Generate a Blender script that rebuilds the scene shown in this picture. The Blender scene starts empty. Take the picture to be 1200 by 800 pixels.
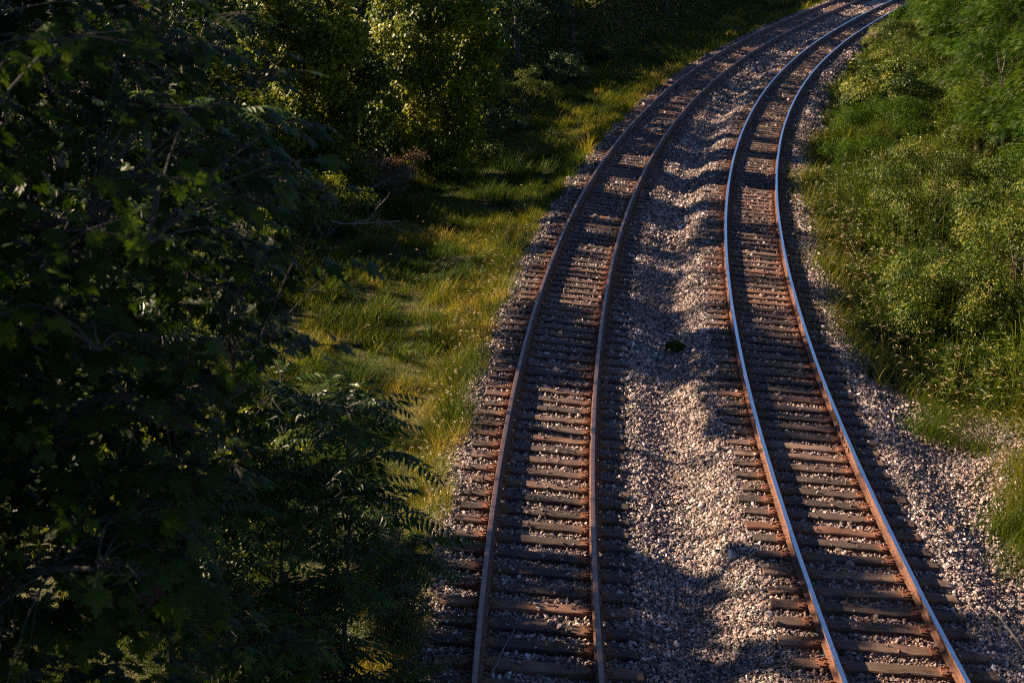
import bpy, math, random
import numpy as np
from mathutils import Vector, Matrix
from math import radians, sin, cos, tan, atan

# ------------------------------------------------------------------ camera, sky, sun, exposure
SC = bpy.context.scene
COL = SC.collection
cam_data = bpy.data.cameras.new("camera")
cam = bpy.data.objects.new("camera", cam_data); COL.objects.link(cam)
cam_data.sensor_width = 36.0
cam_data.lens = 36.0 * 1667.0 / 1200.0
CAM_H = 8.983
cam.location = (0, 0, CAM_H)
cam.rotation_euler = (radians(90) - atan(530 / 1667.0), 0, 0)
cam_data.clip_start = 0.1
cam_data.clip_end = 2000
cam_data.dof.use_dof = True
cam_data.dof.focus_distance = 23.0
cam_data.dof.aperture_fstop = 2.6
SC.camera = cam

SUN_EL = radians(27.0)
SUN_AZ = radians(18.0)              # from the left, a little ahead of the camera
SUN = np.array([-cos(SUN_EL) * cos(SUN_AZ), cos(SUN_EL) * sin(SUN_AZ), sin(SUN_EL)])
world = bpy.data.worlds.new("World"); SC.world = world; world.use_nodes = True
wn = world.node_tree.nodes; wl = world.node_tree.links
sky = wn.new("ShaderNodeTexSky"); sky.sky_type = 'NISHITA'; sky.sun_disc = False
sky.sun_elevation = SUN_EL
sky.sun_rotation = math.atan2(SUN[0], SUN[1])
sky.air_density = 0.6; sky.dust_density = 0.4; sky.ozone_density = 5.0; sky.altitude = 600
wl.new(sky.outputs[0], wn["Background"].inputs[0])
wn["Background"].inputs[1].default_value = 0.05
sun_l = bpy.data.lights.new("sun", 'SUN'); sun_l.energy = 5.0; sun_l.angle = radians(0.55)
sun_l.color = (1.0, 0.77, 0.54)
sun_o = bpy.data.objects.new("sun", sun_l); COL.objects.link(sun_o)
sun_o.rotation_euler = Vector(SUN).to_track_quat('Z', 'Y').to_euler()
SC.view_settings.view_transform = 'Standard'
SC.view_settings.look = 'None'
SC.view_settings.gamma = 1.0
SC.view_settings.exposure = 1.88
SC.render.engine = 'CYCLES'
cy = SC.cycles
cy.max_bounces = 5; cy.diffuse_bounces = 3; cy.glossy_bounces = 2; cy.transmission_bounces = 3; cy.transparent_max_bounces = 4
cy.use_adaptive_sampling = True; cy.adaptive_threshold = 0.012
cy.sample_clamp_indirect = 4.0
cy.use_denoising = False
cy.filter_width = 1.15
cy.caustics_reflective = False; cy.caustics_refractive = False

random.seed(4)
RNG = np.random.default_rng(11)
PI = math.pi

# ------------------------------------------------------------------ helpers
def link(o, parent=None):
    COL.objects.link(o)
    if parent is not None: o.parent = parent
    return o

def tag(o, label=None, cat=None, group=None, kind=None):
    if label: o["label"] = label
    if cat: o["category"] = cat
    if group: o["group"] = group
    if kind: o["kind"] = kind
    return o

def empty(name, loc):
    o = bpy.data.objects.new(name, None); o.location = loc; o.empty_display_size = .2
    return link(o)

class MB:
    """collects verts / faces (as arrays of equal-sized polygons) + a per-vertex tint"""
    def __init__(s): s.v = []; s.f = []; s.t = []; s.m = []; s.n = 0
    def add(s, v, faces, tint=0.5, mat=0):
        v = np.asarray(v, float).reshape(-1, 3)
        s.v.append(v)
        s.t.append(np.broadcast_to(np.asarray(tint, float), (len(v),)).copy() if np.ndim(tint) == 0 else np.asarray(tint, float))
        for f in faces:
            f = np.asarray(f, int)
            s.f.append(f + s.n); s.m.append(np.full(len(f), mat))
        s.n += len(v)
    def mesh(s, name, mats, smooth=False, origin=(0, 0, 0)):
        me = bpy.data.meshes.new(name)
        if not s.v: return me
        V = np.concatenate(s.v) - np.array(origin)
        me.vertices.add(len(V)); me.vertices.foreach_set("co", V.astype(np.float32).ravel())
        idx = np.concatenate([f.ravel() for f in s.f])
        tot = np.concatenate([np.full(len(f), f.shape[1]) for f in s.f])
        st = np.concatenate([[0], np.cumsum(tot)[:-1]])
        me.loops.add(len(idx)); me.loops.foreach_set("vertex_index", idx.astype(np.int32))
        me.polygons.add(len(tot)); me.polygons.foreach_set("loop_start", st.astype(np.int32))
        me.polygons.foreach_set("material_index", np.concatenate(s.m).astype(np.int32))
        me.polygons.foreach_set("use_smooth", np.full(len(tot), smooth))
        me.update(calc_edges=True)
        a = me.attributes.new("tint", 'FLOAT', 'POINT')
        a.data.foreach_set("value", np.concatenate(s.t).astype(np.float32))
        for m in (mats if isinstance(mats, (list, tuple)) else [mats]): me.materials.append(m)
        return me
    def obj(s, name, mats, parent=None, smooth=False, loc=None):
        if parent is not None and loc is None: origin = tuple(parent.location)
        else: origin = loc or (0, 0, 0)
        o = bpy.data.objects.new(name, s.mesh(name, mats, smooth, origin))
        if parent is None: o.location = origin
        return link(o, parent)

def norm(a): return a / np.maximum(np.linalg.norm(a, axis=-1, keepdims=True), 1e-9)

def frames(n, t):
    """rotation matrices with z=n and y~t"""
    n = norm(n); t = norm(t - (t * n).sum(-1, keepdims=True) * n)
    x = np.cross(t, n)
    return np.stack([x, t, n], -1)

def inst(mb, tv, tf, pos, R, sc, tint, mat=0):
    N = len(pos)
    if N == 0: return
    sc = np.asarray(sc, float)
    if sc.ndim == 1: sc = sc[:, None]
    V = np.einsum('nij,nkj->nki', R, tv[None] * (sc[:, None, :] if sc.shape[1] == 3 else sc[:, :, None])) + pos[:, None, :]
    k = len(tv)
    off = (np.arange(N) * k)[:, None, None]
    mb.add(V.reshape(-1, 3), [(f[None] + off).reshape(-1, f.shape[1]) for f in tf], np.repeat(tint, k), mat)

def rand_unit(n, rng=RNG):
    return norm(rng.normal(size=(n, 3)))

def tube(mb, pts, rad, sides=6, tint=.5, mat=0):
    pts = np.asarray(pts, float); rad = np.broadcast_to(rad, (len(pts),))
    T = norm(np.gradient(pts, axis=0))
    ref = np.array([0, 0, 1.]) if abs(T[0][2]) < .9 else np.array([1., 0, 0])
    A = norm(np.cross(T, ref)); B = np.cross(T, A)
    a = np.arange(sides) * 2 * PI / sides
    ring = pts[:, None] + rad[:, None, None] * (np.cos(a)[None, :, None] * A[:, None] + np.sin(a)[None, :, None] * B[:, None])
    f = []
    for i in range(len(pts) - 1):
        for j in range(sides):
            f.append((i * sides + j, i * sides + (j + 1) % sides, (i + 1) * sides + (j + 1) % sides, (i + 1) * sides + j))
    mb.add(ring.reshape(-1, 3), [np.array(f)], tint, mat)

def _hash(ix, iy, seed):
    h = (ix.astype(np.int64) * 374761393 + iy.astype(np.int64) * 668265263 + seed * 1442695041) & 0xffffffff
    h = ((h ^ (h >> 13)) * 1274126177) & 0xffffffff
    return ((h ^ (h >> 16)) & 0xffffff) / float(0xffffff)

def vnoise(x, y, seed=0):
    x = np.asarray(x, float); y = np.asarray(y, float)
    ix = np.floor(x); iy = np.floor(y); fx = x - ix; fy = y - iy
    fx = fx * fx * (3 - 2 * fx); fy = fy * fy * (3 - 2 * fy)
    a = _hash(ix, iy, seed); b = _hash(ix + 1, iy, seed); c = _hash(ix, iy + 1, seed); d = _hash(ix + 1, iy + 1, seed)
    return (a * (1 - fx) + b * fx) * (1 - fy) + (c * (1 - fx) + d * fx) * fy
def fnoise(x, y, seed=0):
    return (vnoise(x, y, seed) * .55 + vnoise(x * 2.1, y * 2.1, seed + 7) * .3 + vnoise(x * 4.3, y * 4.3, seed + 13) * .15)

# ------------------------------------------------------------------ alignment of the line: s along, d across (left negative)
KN = np.array([0, 25, 50, 75, 100, 125]); KV = np.array([.00587, .00455, .00386, .00277, .00124, 0])
SS = np.arange(-60, 460, .5)
_k = np.interp(SS, KN, KV)
HH = np.concatenate([[0], np.cumsum((_k[1:] + _k[:-1]) / 4)]); HH -= np.interp(0, SS, HH) - .014
CX = np.concatenate([[0], np.cumsum((np.sin(HH)[1:] + np.sin(HH)[:-1]) / 4)])
CY = np.concatenate([[0], np.cumsum((np.cos(HH)[1:] + np.cos(HH)[:-1]) / 4)])
CX -= np.interp(0, SS, CX) - 2.4856; CY -= np.interp(0, SS, CY) - 14
def W(s, d):
    s = np.asarray(s, float); d = np.asarray(d, float)
    h = np.interp(s, SS, HH)
    return np.interp(s, SS, CX) + d * np.cos(h), np.interp(s, SS, CY) - d * np.sin(h)
def SDof(x, y):
    x = np.asarray(x, float); y = np.asarray(y, float)
    s = np.clip(y - 14, -59, 450)
    for _ in range(6):
        h = np.interp(s, SS, HH)
        s = s + ((x - np.interp(s, SS, CX)) * np.sin(h) + (y - np.interp(s, SS, CY)) * np.cos(h)) * .95
        s = np.clip(s, -59, 455)
    h = np.interp(s, SS, HH)
    return s, (x - np.interp(s, SS, CX)) * np.cos(h) - (y - np.interp(s, SS, CY)) * np.sin(h)

DZ = np.array([(-130, 4), (-60, 2.5), (-25, .8), (-14, -.2), (-9.5, -.62), (-6, -.72), (-4.6, -.58), (-4.1, -.33), (-3.75, -.10), (-3.48, -.085),
               (-.89, -.315), (-.65, -.33), (-.2, -.50), (.15, -.50), (.66, -.20), (.89, -.150), (3.48, -.33), (3.8, -.34), (4.5, -.62), (5.4, -.72), (6.6, -.62),
               (8, -.25), (12, 1.1), (20, 2.8), (60, 7), (130, 12)])
def zground(s, d):
    z = (np.interp(d - .06, DZ[:, 0], DZ[:, 1]) + np.interp(d + .06, DZ[:, 0], DZ[:, 1])) / 2
    out = np.clip((np.abs(d) - 4.2) / 2, 0, 1)
    z = z + out * (fnoise(s * .35, d * .35, 3) - .5) * .35
    z = z + .75 * np.clip((d - 5.0) / 2.5, 0, 1.3) * np.clip((12.5 - s) / 4, 0, 1)
    mid = np.clip(1 - np.abs(d) / .9, 0, 1)
    return z + mid * (fnoise(s * .9, d * .9 + 40, 5) - .5) * .10

# ------------------------------------------------------------------ materials
def new_mat(name):
    m = bpy.data.materials.new(name); m.use_nodes = True
    nt = m.node_tree; b = nt.nodes["Principled BSDF"]
    return m, nt, b
def ramp(nt, fac, stops):
    r = nt.nodes.new("ShaderNodeValToRGB"); e = r.color_ramp.elements
    e[0].position = stops[0][0]; e[0].color = (*stops[0][1], 1)
    e[1].position = stops[-1][0]; e[1].color = (*stops[-1][1], 1)
    for p, c in stops[1:-1]:
        x = e.new(p); x.color = (*c, 1)
    nt.links.new(fac, r.inputs[0]); return r.outputs[0]
def attr(nt, name="tint"):
    a = nt.nodes.new("ShaderNodeAttribute"); a.attribute_name = name; return a.outputs["Fac"]
def noise(nt, scale, detail=4, rough=.6, vec=None, sc=None):
    n = nt.nodes.new("ShaderNodeTexNoise"); n.inputs["Scale"].default_value = scale
    n.inputs["Detail"].default_value = detail; n.inputs["Roughness"].default_value = rough
    if vec is not None:
        if sc is not None:
            mp = nt.nodes.new("ShaderNodeMapping"); mp.inputs["Scale"].default_value = sc
            nt.links.new(vec, mp.inputs[0]); vec = mp.outputs[0]
        nt.links.new(vec, n.inputs["Vector"])
    return n.outputs["Fac"]
def mix(nt, fac, a, b, mode='MIX'):
    m = nt.nodes.new("ShaderNodeMix"); m.data_type = 'RGBA'; m.blend_type = mode
    for sock, v in ((m.inputs[0], fac), (m.inputs[6], a), (m.inputs[7], b)):
        if hasattr(v, "links"): nt.links.new(v, sock)
        elif isinstance(v, tuple): sock.default_value = (*v, 1)
        else: sock.default_value = v
    return m.outputs[2]
def bump(nt, b, h, strength, dist):
    n = nt.nodes.new("ShaderNodeBump"); n.inputs["Strength"].default_value = strength; n.inputs["Distance"].default_value = dist
    nt.links.new(h, n.inputs["Height"]); nt.links.new(n.outputs[0], b.inputs["Normal"])

def leaf_mat(name, stops, rough=.45, transl=.35, spec=.5, tcol=(1.0, 1.1, .45)):
    m, nt, b = new_mat(name)
    c = ramp(nt, attr(nt), stops)
    nt.links.new(c, b.inputs["Base Color"])
    b.inputs["Roughness"].default_value = rough
    b.inputs["Specular IOR Level"].default_value = spec
    t = nt.nodes.new("ShaderNodeBsdfTranslucent")
    tc = mix(nt, 1.0, c, tuple(min(1, x * 1.0) for x in tcol), 'MULTIPLY')
    g = nt.nodes.new("ShaderNodeBrightContrast"); nt.links.new(tc, g.inputs[0]); g.inputs[1].default_value = 0.02
    nt.links.new(tc, t.inputs[0])
    mx = nt.nodes.new("ShaderNodeMixShader"); mx.inputs[0].default_value = transl
    nt.links.new(b.outputs[0], mx.inputs[1]); nt.links.new(t.outputs[0], mx.inputs[2])
    nt.links.new(mx.outputs[0], nt.nodes["Material Output"].inputs[0])
    return m
M = {}
M['maple'] = leaf_mat("maple_leaves", [(0, (.010, .022, .002)), (.5, (.024, .050, .003)), (.9, (.070, .100, .004)), (.97, (.12, .13, .03)), (1, (.13, .05, .03))], rough=.5, spec=.14, transl=.45)
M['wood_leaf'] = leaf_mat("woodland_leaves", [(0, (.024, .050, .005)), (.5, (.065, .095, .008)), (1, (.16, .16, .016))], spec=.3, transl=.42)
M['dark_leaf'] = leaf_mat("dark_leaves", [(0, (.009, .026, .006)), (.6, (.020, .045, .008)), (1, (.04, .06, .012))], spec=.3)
M['vine_leaf'] = leaf_mat("vine_leaves", [(0, (.055, .09, .006)), (.5, (.16, .19, .010)), (1, (.38, .34, .025))], rough=.4, spec=.3, transl=.5)
M['frond'] = leaf_mat("frond_leaflets", [(0, (.014, .040, .003)), (.6, (.036, .078, .005)), (1, (.10, .14, .008))], rough=.42, spec=.3, transl=.42)
M['locust'] = leaf_mat("locust_leaves", [(0, (.010, .036, .002)), (.6, (.045, .095, .004)), (1, (.14, .18, .010))], spec=.1, transl=.4)
M['weed'] = leaf_mat("weed_leaves", [(0, (.009, .024, .002)), (.45, (.038, .072, .004)), (.8, (.17, .19, .014)), (1, (.33, .30, .08))], transl=.28, spec=.2, rough=.45)  # widened leaf tones: darkest stand in for inner shade, palest for sunlit glints
M['flower'] = leaf_mat("pale_flower_heads", [(0, (.36, .33, .18)), (1, (.68, .62, .46))], transl=.3)
M['grass'] = leaf_mat("grass_blades", [(0, (.022, .048, .004)), (.45, (.070, .105, .006)), (.75, (.22, .19, .014)), (1, (.44, .31, .10))], rough=.55, transl=.5, tcol=(1, 1, .3), spec=.12)
M['seed'] = leaf_mat("seed_heads", [(0, (.20, .17, .06)), (1, (.42, .34, .16))], rough=.7, transl=.4, tcol=(1, .95, .6))
M['dry_leaf'] = leaf_mat("dry_leaves", [(0, (.10, .055, .03)), (.6, (.17, .10, .06)), (1, (.28, .18, .12))], rough=.7, transl=.3, tcol=(1, .8, .5))
M['juniper'] = leaf_mat("fine_bush_foliage", [(0, (.03, .055, .012)), (.6, (.055, .08, .015)), (1, (.09, .10, .02))], rough=.6)

def bark(name, c1, c2):
    m, nt, b = new_mat(name)
    tc = nt.nodes.new("ShaderNodeTexCoord").outputs["Object"]
    n = noise(nt, 6, 6, .65, tc, (3, 3, .5))
    nt.links.new(ramp(nt, n, [(.3, c1), (.7, c2)]), b.inputs["Base Color"])
    b.inputs["Roughness"].default_value = .9
    bump(nt, b, n, .6, .03); return m
M['bark'] = bark("bark", (.035, .027, .020), (.12, .095, .07))
M['darkbark'] = bark("dark_bark", (.012, .010, .008), (.045, .036, .028))
M['twig'] = bark("grey_twigs", (.12, .10, .085), (.30, .26, .22))
M['redtwig'] = bark("reddish_twigs", (.09, .05, .04), (.20, .13, .10))

# ground
m, nt, b = new_mat("ground_soil_and_ballast"); M['ground'] = m
tc = nt.nodes.new("ShaderNodeTexCoord").outputs["Object"]
vor = nt.nodes.new("ShaderNodeTexVoronoi"); vor.inputs["Scale"].default_value = 17; nt.links.new(tc, vor.inputs["Vector"])
sep = nt.nodes.new("ShaderNodeSeparateColor"); nt.links.new(vor.outputs["Color"], sep.inputs[0])
grav = ramp(nt, sep.outputs[0], [(0, (.07, .066, .062)), (.35, (.15, .14, .13)), (.7, (.26, .235, .21)), (.9, (.36, .32, .28)), (1, (.55, .52, .5))])
vor2 = nt.nodes.new("ShaderNodeTexVoronoi"); vor2.feature = 'DISTANCE_TO_EDGE'; vor2.inputs["Scale"].default_value = 17; nt.links.new(tc, vor2.inputs["Vector"])
grav = mix(nt, ramp(nt, vor2.outputs["Distance"], [(0, (1, 1, 1)), (.09, (0, 0, 0))]), grav, (.03, .027, .025))
n1 = noise(nt, 2.2, 6, .65, tc)
soil = ramp(nt, n1, [(.3, (.030, .030, .010)), (.5, (.055, .055, .014)), (.64, (.10, .088, .03)), (.82, (.22, .16, .10))])
nb = nt.nodes.new("ShaderNodeMath"); nb.operation = 'ADD'; nt.links.new(attr(nt), nb.inputs[0])
n3 = nt.nodes.new("ShaderNodeMath"); n3.operation = 'MULTIPLY_ADD'; nt.links.new(noise(nt, 3.5, 5, .7, tc), n3.inputs[0]); n3.inputs[1].default_value = 1.0; n3.inputs[2].default_value = -.5
nt.links.new(n3.outputs[0], nb.inputs[1])
fac = ramp(nt, nb.outputs[0], [(.4, (0, 0, 0)), (.6, (1, 1, 1))])
nt.links.new(mix(nt, fac, soil, grav), b.inputs["Base Color"]); b.inputs["Roughness"].default_value = .9
b.inputs["Specular IOR Level"].default_value = .3
bump(nt, b, vor2.outputs["Distance"], .9, .05)

# stones
m, nt, b = new_mat("crushed_stone"); M['stone'] = m
tc = nt.nodes.new("ShaderNodeTexCoord").outputs["Object"]
c = ramp(nt, attr(nt), [(0, (.035, .031, .030)), (.28, (.10, .084, .078)), (.48, (.24, .183, .160)), (.62, (.37, .275, .235)), (.70, (.30, .18, .12)), (.77, (.43, .32, .28)), (.92, (.60, .49, .445)), (1, (.80, .75, .73))])
c = mix(nt, .55, c, ramp(nt, noise(nt, 60, 3, .6, tc), [(.3, (.45, .43, .42)), (.7, (1, 1, 1))]), 'MULTIPLY')
rz = nt.nodes.new("ShaderNodeAttribute"); rz.attribute_name = "rust"
c = mix(nt, rz.outputs["Fac"], c, (.16, .075, .04))
nt.links.new(c, b.inputs["Base Color"]); b.inputs["Roughness"].default_value = .6; b.inputs["Specular IOR Level"].default_value = .45

# sleepers
m, nt, b = new_mat("weathered_timber"); M['tie'] = m
tcn = nt.nodes.new("ShaderNodeTexCoord").outputs["Object"]
oi = nt.nodes.new("ShaderNodeObjectInfo")
va = nt.nodes.new("ShaderNodeVectorMath"); va.operation = 'ADD'
sc_ = nt.nodes.new("ShaderNodeVectorMath"); sc_.operation = 'SCALE'; sc_.inputs[0].default_value = (37, 91, 53); nt.links.new(oi.outputs["Random"], sc_.inputs["Scale"])
nt.links.new(tcn, va.inputs[0]); nt.links.new(sc_.outputs[0], va.inputs[1])
g1 = noise(nt, 9, 6, .7, va.outputs[0], (.35, 6, 6))
g2 = noise(nt, 3, 3, .6, va.outputs[0])
wood = ramp(nt, g1, [(.3, (.016, .010, .008)), (.5, (.060, .035, .024)), (.72, (.19, .098, .058))])
wood = mix(nt, ramp(nt, g2, [(.4, (0, 0, 0)), (.75, (.6, .6, .6))]), wood, (.17, .13, .10))
ri = ramp(nt, oi.outputs["Random"], [(0, (.35, .33, .33)), (.3, (.7, .66, .64)), (.6, (1.0, .86, .74)), (.8, (1.5, 1.4, 1.3)), (1, (1.5, 1.0, .72))])
wood = mix(nt, 1.0, wood, ri, 'MULTIPLY')
# rust stain spreads from the plates along the timber (local x about +-0.75)
sx = nt.nodes.new("ShaderNodeSeparateXYZ"); nt.links.new(tcn, sx.inputs[0])
ab = nt.nodes.new("ShaderNodeMath"); ab.operation = 'ABSOLUTE'; nt.links.new(sx.outputs[0], ab.inputs[0])
sb = nt.nodes.new("ShaderNodeMath"); sb.operation = 'SUBTRACT'; nt.links.new(ab.outputs[0], sb.inputs[0]); sb.inputs[1].default_value = .755
ab2 = nt.nodes.new("ShaderNodeMath"); ab2.operation = 'ABSOLUTE'; nt.links.new(sb.outputs[0], ab2.inputs[0])
ad = nt.nodes.new("ShaderNodeMath"); ad.operation = 'MULTIPLY_ADD'; nt.links.new(g2, ad.inputs[0]); ad.inputs[1].default_value = .35; nt.links.new(ab2.outputs[0], ad.inputs[2])
wood = mix(nt, ramp(nt, ad.outputs[0], [(.24, (.85, .85, .85)), (.48, (0, 0, 0))]), wood, (.19, .075, .032))
nt.links.new(wood, b.inputs["Base Color"]); b.inputs["Roughness"].default_value = .85
bump(nt, b, g1, .8, .02)

def rust(name, c1, c2, rough=.75, metal=0.0):
    m, nt, b = new_mat(name)
    tc = nt.nodes.new("ShaderNodeTexCoord").outputs["Object"]
    nt.links.new(ramp(nt, noise(nt, 14, 6, .7, tc), [(.35, c1), (.65, c2)]), b.inputs["Base Color"])
    b.inputs["Roughness"].default_value = rough; b.inputs["Metallic"].default_value = metal
    return m
M['rust'] = rust("rusted_steel", (.055, .024, .014), (.165, .068, .033))
M['plate'] = rust("rusted_plate", (.09, .035, .02), (.22, .085, .035))
M['worn'] = rust("dull_running_surface", (.15, .095, .08), (.27, .18, .15), .42, .75)
M['shiny'] = rust("polished_running_surface", (.62, .62, .64), (.78, .78, .80), .24, 1.0)
m, nt, b = new_mat("plastic_scrap"); M['blue'] = m; b.inputs["Base Color"].default_value = (.12, .30, .65, 1); b.inputs["Roughness"].default_value = .4
m, nt, b = new_mat("pale_litter"); M['pale'] = m; b.inputs["Base Color"].default_value = (.72, .72, .76, 1); b.inputs["Roughness"].default_value = .5

# ------------------------------------------------------------------ ground sheet
s_ = np.concatenate([np.arange(-45, 0, 1.5), np.arange(0, 60, .35), np.arange(60, 130, .8), np.arange(130, 440, 6)])
d_ = np.concatenate([[-125, -90, -60, -40, -30, -24, -20], np.arange(-17, -5, .5), np.arange(-5, 8, .12), np.arange(8, 20, .6), [22, 26, 32, 40, 60, 90, 120]])
Sg, Dg = np.meshgrid(s_, d_, indexing='ij')
Xg, Yg = W(Sg, Dg); Zg = zground(Sg, Dg)
grav_f = np.clip((Dg + 4.35) / .5, 0, 1) * np.clip(((5.6 - .03 * Sg + 2.6 * np.clip((13 - Sg) / 4, 0, 1)) - Dg) / 1.2, 0, 1)
nI, nJ = Sg.shape
idx = np.arange(nI * nJ).reshape(nI, nJ)
gm = MB(); gm.add(np.stack([Xg, Yg, Zg], -1), [np.stack([idx[:-1, :-1], idx[:-1, 1:], idx[1:, 1:], idx[1:, :-1]], -1).reshape(-1, 4)], grav_f.ravel())
tag(gm.obj("ground", M['ground'], smooth=True), kind="structure")

# ------------------------------------------------------------------ tracks
G = .7525
TR = [dict(d=-2.186, zl=.1317, zr=.0), dict(d=2.186, zl=.0742, zr=-.0273)]
TIE_S = [[], []]
PROFILE = [(-.070, -.171), (.070, -.171), (.070, -.160), (.016, -.143), (.0095, -.13), (.0095, -.06), (.013, -.046), (.035, -.036), (.0365, -.010), (.031, -.002), (0, 0), (-.031, -.002), (-.0365, -.010), (-.035, -.036), (-.013, -.046), (-.0095, -.06), (-.0095, -.13), (-.016, -.143), (-.070, -.160)]
def rail(track, side, mats):
    ss = np.concatenate([np.arange(-14, 60, .6), np.arange(60, 150, 1.5)])
    dd = track['d'] + side * G
    z = track['zl'] if side < 0 else track['zr']
    tilt = (track['zr'] - track['zl']) / (2 * G)
    P = np.array(PROFILE); k = len(P)
    wob = (fnoise(ss * .15, ss * 0 + dd, 21) - .5) * .02
    V = []
    for q, (a, c) in enumerate(P):
        a2 = a - c * tilt * -1.0; c2 = c + a * tilt
        x, y = W(ss, dd + a2 + wob); V.append(np.stack([x, y, z + c2 + 0 * ss], -1))
    V = np.stack(V, 1)
    n = len(ss); I = np.arange(n * k).reshape(n, k)
    mb = MB()
    top = [9, 10]
    fs = np.stack([I[:-1], np.roll(I, -1, 1)[:-1], np.roll(I, -1, 1)[1:], I[1:]], -1)
    mb.v.append(V.reshape(-1, 3)); mb.t.append(np.full(n * k, .5)); mb.n = n * k
    ot = [j for j in range(k) if j not in top]
    mb.f += [fs[:, ot].reshape(-1, 4), fs[:, top].reshape(-1, 4), I[[0]][:, ::-1], I[[-1]]]
    mb.m += [np.zeros(len(ot) * (n - 1), int), np.ones(2 * (n - 1), int), np.zeros(1, int), np.zeros(1, int)]
    return mb
def timber_mesh(seed):
    r = np.random.default_rng(seed)
    L, Wd, Hh = 2.59, .226, .17
    xs = np.linspace(-L / 2, L / 2, 15); c = .012
    prof = np.array([(-Wd / 2, -Hh), (-Wd / 2, -c), (-Wd / 2 + c, 0), (-.03, .002), (.03, .001), (Wd / 2 - c, 0), (Wd / 2, -c), (Wd / 2, -Hh)])
    V = []
    wy = r.normal(0, .004, len(xs)); wz = r.normal(0, .0025, len(xs))
    for i, x in enumerate(xs):
        p = prof.copy(); p[:, 0] += wy[i] + r.normal(0, .0025, 8); p[1:7, 1] += wz[i] + r.normal(0, .0022, 6)
        if i in (0, len(xs) - 1): p[:, 0] *= .95; p[1:7, 1] -= .008 + r.random(6) * .012
        V.append(np.stack([x + r.normal(0, .006, 8) * (i in (0, len(xs) - 1)), p[:, 0], p[:, 1]], -1) if False else np.column_stack([np.full(8, x), p]))
    V = np.array(V); I = np.arange(len(xs) * 8).reshape(len(xs), 8)
    mb = MB(); fs = np.stack([I[:-1], I[1:], np.roll(I, -1, 1)[1:], np.roll(I, -1, 1)[:-1]], -1).reshape(-1, 4)
    mb.add(V, [fs, I[[0]], I[[-1]][:, ::-1]])
    return mb
TIMB = [timber_mesh(i) for i in range(6)]
timber_meshes = [t.mesh("sleeper", M['tie']) for t in TIMB]
def box(mb, cx, cy_, cz, sx_, sy_, sz_, mat=0):
    c = np.array([(x, y, z) for x in (-1, 1) for y in (-1, 1) for z in (-1, 1)], float) * .5 * np.array([sx_, sy_, sz_]) + np.array([cx, cy_, cz])
    mb.add(c, [np.array([(0, 1, 3, 2), (4, 6, 7, 5), (0, 4, 5, 1), (2, 3, 7, 6), (0, 2, 6, 4), (1, 5, 7, 3)])], .5, mat)
pm = MB()
box(pm, 0, 0, .008, .35, .19, .016)
for sd_ in (-1, 1):
    box(pm, sd_ * .088, 0, .021, .026, .188, .012)
    for yy in (-.06, .055):
        box(pm, sd_ * .097, yy, .036, .05, .024, .022)
    box(pm, sd_ * .150, -.045 * sd_, .026, .024, .024, .022)
plate_mesh = pm.mesh("tie_plate", M['plate'])
labels = [("railway_track", "left track with dull brown-topped rails on worn timber sleepers in grey ballast", "railway track"),
          ("railway_track", "right track with shiny blue-white topped rails on dark timber sleepers", "railway track")]
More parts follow.
